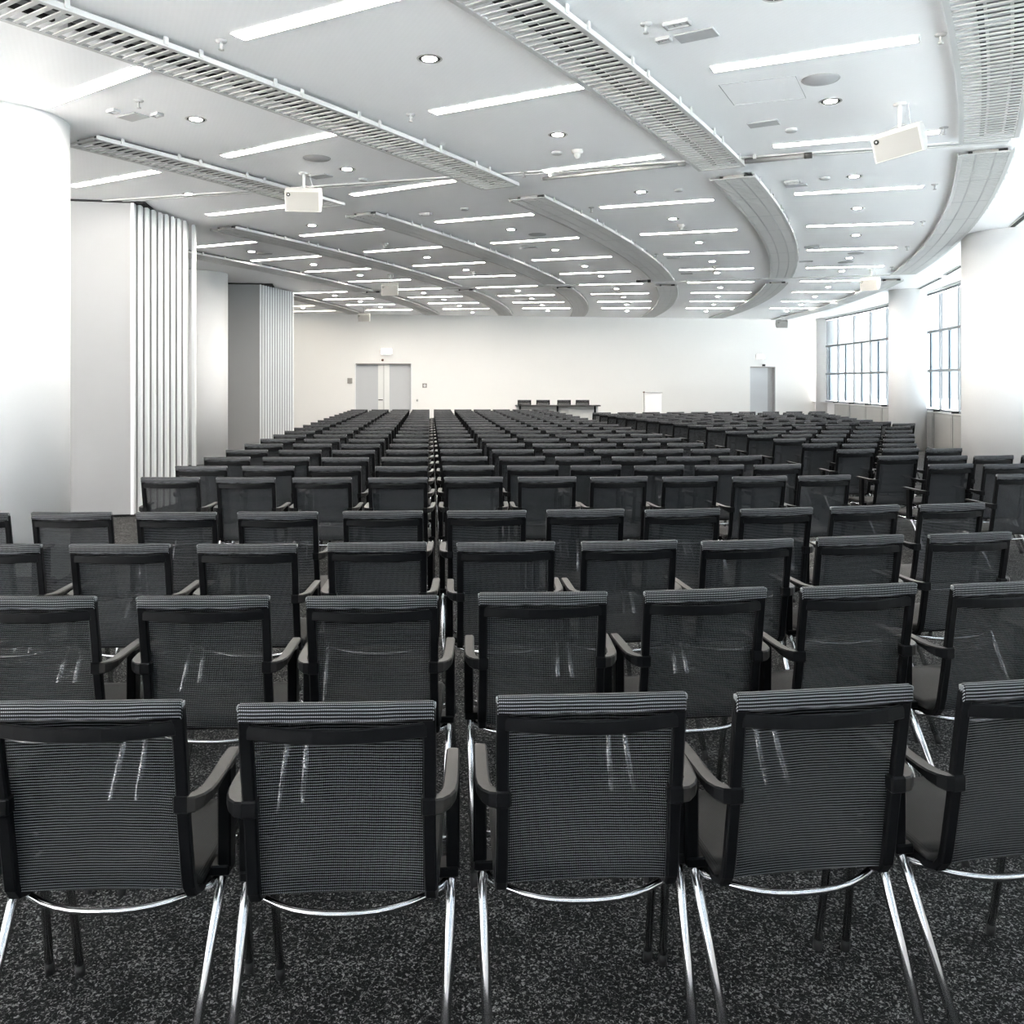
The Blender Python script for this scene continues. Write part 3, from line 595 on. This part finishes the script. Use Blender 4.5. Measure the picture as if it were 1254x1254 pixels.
# ------------------------------------------------------------ box speakers hung from the ceiling
def hung_speaker(x, y, w_, drop, yaw, roll, label, sc=1.0):
    root = thing('hanging_speaker', label, 'loudspeaker', loc=(x, y, CEIL), rz=0, group='box speakers hanging from the ceiling')
    mb = MB(); mb.cyl((0, 0, 0), (0, 0, -drop), 0.016, M['metalwhite'], 12); lathe(mb, [(0.0001, -0.012), (0.05, -0.010), (0.052, 0)], M['metalwhite'], 16); obj('pole', mb, root)
    R = Matrix.Rotation(yaw, 4, 'Z') @ Matrix.Rotation(roll, 4, 'Y')
    prof = [(-0.10, 0.0), (-0.145, -0.045), (-0.10, -0.255), (0.0, -0.23), (0.075, -0.13), (0.06, -0.015), (0.0, 0.02)]
    prof = [(a * sc, b * sc) for a, b in prof]; k = len(prof); h = w_ / 2; ins = 0.0
    base = Vector((0, 0.02, -drop))
    vs = [base + R @ Vector((s * h, a, b)) for s in (-1, 1) for a, b in prof]
    fs = [tuple(range(k - 1, -1, -1)), tuple(range(k, 2 * k))] + [(i, (i + 1) % k, k + (i + 1) % k, k + i) for i in range(k)]
    mb = MB(); mb.add(vs, fs, M['speaker']); obj('enclosure', mb, root)
    a0 = Vector((0, prof[1][0], prof[1][1])); a1 = Vector((0, prof[2][0], prof[2][1])); d = (a1 - a0); nrm = Vector((0, d.z, -d.y)).normalized()
    if nrm.y > 0: nrm = -nrm
    def fp(s, t, o_): return base + R @ (a0 + d * t + nrm * o_ + Vector((s * h, 0, 0)))
    g = [fp(-0.93, 0.04, 0.0), fp(0.93, 0.04, 0.0), fp(0.93, 0.96, 0.0), fp(-0.93, 0.96, 0.0), fp(-0.93, 0.04, 0.006), fp(0.93, 0.04, 0.006), fp(0.93, 0.96, 0.006), fp(-0.93, 0.96, 0.006)]
    bf = [(3, 2, 1, 0), (4, 5, 6, 7), (0, 1, 5, 4), (1, 2, 6, 5), (2, 3, 7, 6), (3, 0, 4, 7)]
    mb = MB(); mb.add(g, bf, M['cloth']); obj('front_grille', mb, root)
    mb = MB(); c0 = fp(-0.78, 0.17, 0.004); mb.cyl(c0, c0 + R @ (nrm * 0.008), 0.020, M['dark'], 16); c1 = c0 + R @ (nrm * 0.010)
    mb.cyl(c0 + R @ (nrm * 0.004), c1, 0.008, M['metalwhite'], 10); obj('badge', mb, root)
    mb = MB(); mb.tube([(0.07, 0.0, 0), (0.075, 0, -drop * 0.4), (0.11, 0.0, -drop - 0.01)], 0.004, M['metalwhite'], 6)
    mb.tube([base + R @ Vector((-h * 0.45, 0, 0.02)), (0, 0, -drop * 0.75), base + R @ Vector((h * 0.45, 0, 0.02))], 0.005, M['metalwhite'], 6)
    obj('cable', mb, root)
SPK = [(0.365, 0.175, rad(4), 0, 'white box speaker hanging near the left partition, beside the left slotted grille', 1.0),
       (0.37, 0.215, rad(-40), rad(-8), 'large tilted white box speaker hanging in front of the window-side bay', 0.92),
       (0.345, 0.20, rad(4), 0, 'white box speaker hanging in the middle of the hall by the far partition', 1.0),
       (0.35, 0.17, rad(2), 0, 'small white box speaker hanging left of the double door', 1.0),
       (0.34, 0.17, rad(-42), 0, 'white box speaker hanging beside the middle window column', 1.0),
       (0.36, 0.17, rad(4), 0, 'small white box speaker hanging above the single door', 1.0)]
for (x, y), (w_, dr, yaw, roll, lb_, sc) in zip(SPEAK, SPK): hung_speaker(x, y, w_, dr, yaw, roll, lb_, sc)

# ------------------------------------------------------------ fittings on the far wall
def wz(y_px_z): return y_px_z
root = thing('exit_sign', 'glowing white exit sign box over the double door', 'exit sign'); sx = ws(-4.2)
mb = MB(); wbox(mb, sx - 0.19, sx + 0.19, 2.56, 2.77, -0.09, 0.0, M['metalwhite']); obj('housing', mb, root)
mb = MB(); wbox(mb, sx - 0.175, sx + 0.175, 2.575, 2.755, -0.098, -0.09, M['sign']); obj('lit_face', mb, root)
mb = MB(); mb.cyl(wpt(ws(-4.324), 2.38, -0.12), wpt(ws(-4.324), 2.38, 0), 0.04, M['brown'], 16); lathe_dummy = None
tag(obj('door_sensor', mb), 'small brown sensor above the double door', 'sensor')
root = thing('switch_plate', 'square grey plate on the wall left of the double door', 'wall plate'); s0 = ws(-5.387)
mb = MB(); wbox(mb, s0 - 0.08, s0 + 0.08, 1.60, 1.78, -0.02, 0, M['grey']); obj('plate', mb, root)
mb = MB(); wbox(mb, s0 - 0.05, s0 + 0.05, 1.63, 1.75, -0.026, -0.02, M['cloth']); obj('button_field', mb, root)
root = thing('wall_sign', 'small dark square sign with white symbol right of the double door', 'sign'); s0 = ws(-2.941)
mb = MB(); wbox(mb, s0 - 0.075, s0 + 0.075, 1.455, 1.60, -0.015, 0, M['grey']); obj('plate', mb, root)
mb = MB(); wbox(mb, s0 - 0.018, s0 + 0.018, 1.48, 1.575, -0.02, -0.015, M['white']); wbox(mb, s0 - 0.042, s0 + 0.042, 1.51, 1.545, -0.0195, -0.015, M['white']); obj('symbol', mb, root)
mb = MB(); s0 = ws(-3.184); mb.cyl(wpt(s0, 1.03, -0.03), wpt(s0, 1.03, 0), 0.035, M['speaker'], 16); tag(obj('wall_button', mb), 'tiny beige round button on the wall beside the double door', 'button')
mb = MB(); s0 = ws(9.0); wbox(mb, s0 - 0.04, s0 + 0.04, 2.21, 2.28, -0.08, 0, M['dark']); tag(obj('door_camera', mb), 'small black sensor above the single door', 'sensor')
root = thing('exit_sign', 'pale white exit sign box above the single door', 'exit sign'); s0 = ws(8.87)
mb = MB(); wbox(mb, s0 - 0.16, s0 + 0.16, 2.46, 2.63, -0.07, 0, M['metalwhite']); obj('housing', mb, root)
mb = MB(); wbox(mb, s0 - 0.145, s0 + 0.145, 2.475, 2.615, -0.076, -0.07, M['sign']); obj('lit_face', mb, root)

# ------------------------------------------------------------ stage, table, lectern
mb = MB(); mb.box((2.5, 28.0, 0.06), (7.6, 3.2, 0.12), M['carpet'], WZ, 0.01); tag(obj('low_podium', mb), 'low carpeted podium under the long table by the end wall', 'podium')
root = thing('conference_table', 'long narrow black table on the low podium', 'table', loc=(1.46, 28.15, 0.12), rz=0)
mb = MB(); mb.box((0, 0, 0.775), (2.72, 0.55, 0.03), M['table'], 0, 0.006); obj('tabletop', mb, root)
mb = MB(); mb.box((0, 0.19, 0.39), (2.66, 0.02, 0.74), M['wallwarm'], 0, 0.003); obj('front_panel', mb, root)
for sx_ in (-1.2, 0.0, 1.2):
    mb = MB(); mb.cyl((sx_, 0, 0.02), (sx_, 0, 0.76), 0.03, M['black'], 12); mb.box((sx_, 0, 0.015), (0.07, 0.46, 0.03), M['black'], 0, 0.006); obj('leg', mb, root)
root = thing('table_microphone', 'small dark microphone at the end of the long table', 'microphone', loc=(0.25, 28.1, 0.91))
mb = MB(); mb.box((0, 0, 0.012), (0.10, 0.10, 0.024), M['black'], 0, 0.004); obj('base', mb, root)
mb = MB(); mb.tube([(0, 0, 0.02), (0, -0.02, 0.12), (0, -0.06, 0.17)], 0.006, M['black'], 6); obj('stem', mb, root)
root = thing('lectern', 'plain white lectern with thin dark side post by the end wall', 'lectern', loc=(4.55, 28.6, 0))
mb = MB(); mb.box((0.03, 0, 0.65), (0.54, 0.35, 1.28), M['white'], 0, 0.01); obj('body', mb, root)
mb = MB(); mb.box((0.03, 0, 1.305), (0.58, 0.42, 0.022), M['recess'], 0, 0.005); obj('top', mb, root)
mb = MB(); mb.cyl((-0.27, -0.12, 0), (-0.27, -0.12, 1.31), 0.012, M['cloth'], 8); mb.box((-0.27, -0.12, 1.32), (0.05, 0.05, 0.04), M['brown']); obj('post', mb, root)

# ------------------------------------------------------------ chairs
def back_y(z): return 0.080 * (0.95 - z) / 0.47
OY = -0.21        # the chair's origin lies under its seat; the back's top is 0.21 m behind
def sh(p): return (p[0], p[1] + OY, p[2])
def chair_parts():
    """(name, mesh builder, [(sub name, builder)]) of the mesh chair; it looks along +y."""
    out = []
    mb = MB()                                   # woven back
    zs = [0.466 + i * (0.915 - 0.466) / 8 for i in range(9)]; xs = [-0.197 + i * 0.394 / 8 for i in range(9)]
    mb.sheet([[Vector(sh((x, back_y(z) + 0.012 + 0.012 * (1 - (x / 0.197) ** 2), z))) for x in xs] for z in zs], 0.003, M['mesh']); out.append(('back_mesh', mb, []))
    mb = MB()                                   # sleeve over the top rail
    n = 7
    path = [sh((-0.219, 0.0, 0.927)), sh((-0.215, 0, 0.927)), sh((-0.1, 0.003, 0.926)), sh((0, 0.004, 0.925)), sh((0.1, 0.003, 0.926)), sh((0.215, 0, 0.927)), sh((0.219, 0.0, 0.927))]
    big = rrect(0.024, 0.044, 0.007); small = rrect(0.018, 0.038, 0.006)
    mb.sweep(path, [small, big, big, big, big, big, small], M['sleeve'], side=(0, 1, 0))
    for s in (-1, 1): mb.box(sh((0.2195 * s, 0, 0.940)), (0.005, 0.016, 0.012), M['glint'], 0, 0.002)  # pale end pieces paint the glints on the corners
    out.append(('top_sleeve', mb, []))
    mb = MB()                                   # bowed cross bar
    path = []; secs = []
    for i in range(9):
        t = -1 + i / 4; path.append(sh((0.200 * t, back_y(0.88) - 0.008 - 0.034 * (1 - t * t), 0.884 - 0.002 * (1 - t * t)))); secs.append(rrect(0.010, 0.034, 0.003))
    mb.sweep(path, secs, M['black'], side=(0, 1, 0), smooth=False); out.append(('cross_bar', mb, []))
    for s in (-1, 1):                           # J-shaped side frames
        mb = MB(); x = 0.206 * s
        path = [(x, back_y(0.93), 0.93), (x, back_y(0.8), 0.8), (x * 0.99, back_y(0.65), 0.65), (x * 0.995, back_y(0.52), 0.52), (x, 0.082, 0.483), (x, 0.102, 0.457), (x, 0.14, 0.443), (x, 0.29, 0.438), (x, 0.47, 0.446)]
        mb.sweep([sh(p) for p in path], rrect(0.030, 0.022, 0.004), M['black'], side=(1, 0, 0), smooth=False); out.append(('side_frame', mb, []))
    mb = MB()                                   # woven seat
    path = [(0, 0.125, 0.467), (0, 0.17, 0.467), (0, 0.25, 0.468), (0, 0.36, 0.473), (0, 0.45, 0.477), (0, 0.500, 0.469), (0, 0.520, 0.453)]
    mb.sweep([sh(p) for p in path], rrect(0.445, 0.034, 0.012), M['seat'], side=(1, 0, 0)); out.append(('seat', mb, []))
    for s in (-1, 1):                           # armrest with its collar
        mb = MB()
        mb.box(sh((0.205 * s, back_y(0.70) - 0.001, 0.696)), (0.040, 0.034, 0.042), M['black'], 0, 0.005)
        pts = [(0.216, 0.036, 0.716, 0.028, 0.038), (0.229, 0.040, 0.716, 0.031, 0.037), (0.240, 0.052, 0.7165, 0.033, 0.033), (0.248, 0.072, 0.717, 0.035, 0.027), (0.251, 0.10, 0.718, 0.036, 0.020), (0.252, 0.16, 0.720, 0.036, 0.015), (0.252, 0.23, 0.722, 0.036, 0.014), (0.252, 0.283, 0.723, 0.034, 0.014), (0.252, 0.290, 0.722, 0.028, 0.010)]
        path = [sh((a * s, b, z - h / 2)) for a, b, z, w_, h in pts]; secs = [rrect(w_, h, 0.004) for a, b, z, w_, h in pts]
        mb2 = MB(); P = [Vector(p) for p in path]; vs = []; fs = []
        for i in range(len(P)):
            t = (P[min(i + 1, len(P) - 1)] - P[max(i - 1, 0)]); t.z = 0; t.normalize(); a = Vector((t.y, -t.x, 0))
            for p, q in secs[i]: vs.append(P[i] + a * p + Vector((0, 0, q)))
        for i in range(len(P) - 1):
            for j in range(8):
                jj = (j + 1) % 8; fs.append((i * 8 + j, i * 8 + jj, i * 8 + 8 + jj, i * 8 + 8 + j))
        fs += [tuple(range(7, -1, -1)), tuple(len(vs) - 8 + j for j in range(8))]
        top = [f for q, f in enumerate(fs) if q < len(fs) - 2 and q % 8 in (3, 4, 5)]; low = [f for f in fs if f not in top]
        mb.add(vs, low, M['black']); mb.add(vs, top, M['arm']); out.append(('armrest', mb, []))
        mb = MB(); mb.box(sh((0.254 * s, 0.215, 0.585)), (0.033, 0.05, 0.248), M['black'], 0, 0.004)
        mb.box(sh((0.243 * s, 0.215, 0.456)), (0.050, 0.06, 0.026), M['black'], 0, 0.004); out.append(('arm_support', mb, []))
    for s in (-1, 1):                           # chrome tube frame: rear leg, front leg
        mb = MB(); mb.tube([sh(p) for p in ((0.236 * s, -0.075, 0.03), (0.249 * s, 0.165, 0.405), (0.250 * s, 0.190, 0.435), (0.248 * s, 0.225, 0.447))], 0.0125, M['chrome'], 10, side=(1, 0, 0))
        ft = MB(); ft.cyl(sh((0.2355 * s, -0.092, 0.0)), sh((0.236 * s, -0.073, 0.034)), 0.0135, M['rubber'], 10); out.append(('leg', mb, [('rubber_foot', ft)]))
        mb = MB(); mb.tube([sh(p) for p in ((0.236 * s, 0.49, 0.03), (0.246 * s, 0.425, 0.400), (0.247 * s, 0.407, 0.434), (0.247 * s, 0.372, 0.447))], 0.0115, M['chrome'], 10, side=(1, 0, 0))
        ft = MB(); ft.cyl(sh((0.236 * s, 0.494, 0.0)), sh((0.236 * s, 0.489, 0.034)), 0.0135, M['rubber'], 10); out.append(('leg', mb, [('rubber_foot', ft)]))
    mb = MB()
    for s in (-1, 1): mb.tube([sh((0.248 * s, 0.22, 0.446)), sh((0.247 * s, 0.375, 0.447))], 0.010, M['chrome'], 8)
    mb.tube([sh((-0.246, 0.392, 0.432)), sh((0.246, 0.392, 0.432))], 0.010, M['chrome'], 8)
    path = []
    for i in range(13):
        t = -1 + i / 6; path.append(sh((0.226 * t, 0.170 - 0.085 * (1 - abs(t) ** 2.6), 0.432 - 0.010 * (1 - t * t))))
    path = [sh((-0.246, 0.225, 0.440))] + path + [sh((0.246, 0.225, 0.440))]
    mb.tube(path, 0.009, M['chrome'], 8); out.append(('seat_frame', mb, []))
    return out
PARTS = chair_parts()
def template(sub):
    root = link('mesh_armchair', None)
    for nm, mb, subs in PARTS:
        if not sub and subs:
            m2 = MB(); 
            for src in [mb] + [q[1] for q in subs]:
                o0 = len(m2.v); m2.v += src.v
                for f, mi_, sm in zip(src.f, src.mi, src.sm): m2.f.append(tuple(i + o0 for i in f)); m2.mi.append(m2._m(src.mats[mi_])); m2.sm.append(sm)
            obj(nm, m2, root)
        else:
            o = obj(nm, mb, root)
            for sn, sb in subs: obj(sn, sb, o)
    return root
def merged():
    m2 = MB()
    for nm, mb, subs in PARTS:
        for src in [mb] + [q[1] for q in subs]:
            o0 = len(m2.v); m2.v += src.v
            for f, mi_, sm in zip(src.f, src.mi, src.sm): m2.f.append(tuple(i + o0 for i in f)); m2.mi.append(m2._m(src.mats[mi_])); m2.sm.append(sm)
    return m2
T_full = template(True); T_mid = template(False)
T_far_mb = merged(); T_far = T_far_mb.data('mesh_armchair')
KIDS = {}
for T in (T_full, T_mid): KIDS[T.name] = [(c, list(c.children)) for c in T.children]
used = {}
def put_chair(tpl, x, y, th, label, group, z=0.0):
    """(x, y) is the middle of the back's top edge; th turns the chair anticlockwise."""
    c, s = math.cos(th), math.sin(th); px, py = x - OY * -s * 1.0, y - OY * c
    px = x + (-OY) * (-s); py = y + (-OY) * c
    if tpl is None:
        o = link('mesh_armchair', T_far, None, (px, py, z), th)
    elif tpl.name not in used:
        used[tpl.name] = 1; o = tpl; o.location = (px, py, z); o.rotation_euler = (0, 0, th)
    else:
        o = tpl.copy(); scene.collection.objects.link(o); o.location = (px, py, z); o.rotation_euler = (0, 0, th)
        for ch, gs in KIDS[tpl.name]:
            c2 = ch.copy(); scene.collection.objects.link(c2); c2.parent = o
            for g in gs:
                g2 = g.copy(); scene.collection.objects.link(g2); g2.parent = c2
    return tag(o, label, 'chair', group)
def facing(x):
    """how far a chair at x has been turned towards the stage (degrees)"""
    pts = [(-3, 0), (-1, 1.5), (0, 3), (0.3, 3.5), (0.75, 8), (1.4, 10), (2.4, 12), (3.2, 15), (5, 18), (9, 22)]
    if x <= pts[0][0]: return 0
    for (a, p), (b_, q) in zip(pts, pts[1:]):
        if x <= b_: return p + (q - p) * (x - a) / (b_ - a)
    return 22
near_row = ['nearest row', 'second row from the camera', 'third row from the camera', 'fourth row from the camera']
jit = random.Random(3)
for i, row in enumerate(NEAR):
    for j, (x, y) in enumerate(row):
        put_chair(T_full, x, y, rad(facing(x) + jit.uniform(-0.8, 0.8)), 'black woven mesh armchair, %s from the left in the %s' % (ORD[j], near_row[i]), 'mesh armchairs in the four near rows')
STUFF = []
for k in range(19):
    for j in range(10):
        t = k / 18; x = FILE0[j] + (FILE1[j] - FILE0[j]) * t; y = ROW5Y[j] + (22.54 - 6.607) * t + jit.uniform(-0.015, 0.015)
        th = rad(facing(x) * (1 - 0.4 * t))
        if k >= 17: STUFF.append((x, y, th)); continue
        tpl = T_mid if k < 4 else None
        put_chair(tpl, x, y, th, 'black mesh armchair in the middle block, %s row, %s from the left' % (ORD[k], ORD[j]), 'mesh armchairs in the middle block')
for k, row in enumerate(RIGHT):
    if k > 8:                       # even out the spacing so that neighbours' arms only just meet
        (xa, ya), (xb, yb) = row[0], row[-1]; n_ = int(math.hypot(xb - xa, yb - ya) / 0.56) + 1
        row = [(xa + (xb - xa) * i / (n_ - 1), ya + (yb - ya) * i / (n_ - 1)) for i in range(n_)]
    for j, (x, y) in enumerate(row):
        th = rad(min(facing(x), 10 + 0.3 * k)) if k > 5 else rad(12)
        if k >= 16: STUFF.append((x, y, th)); continue
        put_chair(T_mid if k < 4 else None, x, y, th, 'black mesh armchair in the window-side block, %s row, %s from the left' % (ORD[k], ORD[j]), 'mesh armchairs in the window-side block')
for j, u in enumerate((0.402, 1.01, 1.69, 2.29)):
    put_chair(None, u, 28.5, rad(0), 'black mesh armchair behind the long table, %s from the left' % ORD[j], 'chairs at the long table', 0.12)
# the last rows, far beyond three hundred chairs
m2 = MB(); m2.mats = list(T_far_mb.mats); src = T_far_mb
for x, y, th in STUFF:
    c, s = math.cos(th), math.sin(th); px = x + (-OY) * (-s); py = y + (-OY) * c; o0 = len(m2.v)
    m2.v += [(px + v[0] * c - v[1] * s, py + v[0] * s + v[1] * c, v[2]) for v in src.v]
    m2.f += [tuple(i + o0 for i in f) for f in src.f]; m2.mi += src.mi; m2.sm += src.sm
o = tag(obj('distant_armchairs', m2), 'the last packed rows of black mesh armchairs near the end wall', 'chairs'); o['kind'] = 'stuff'
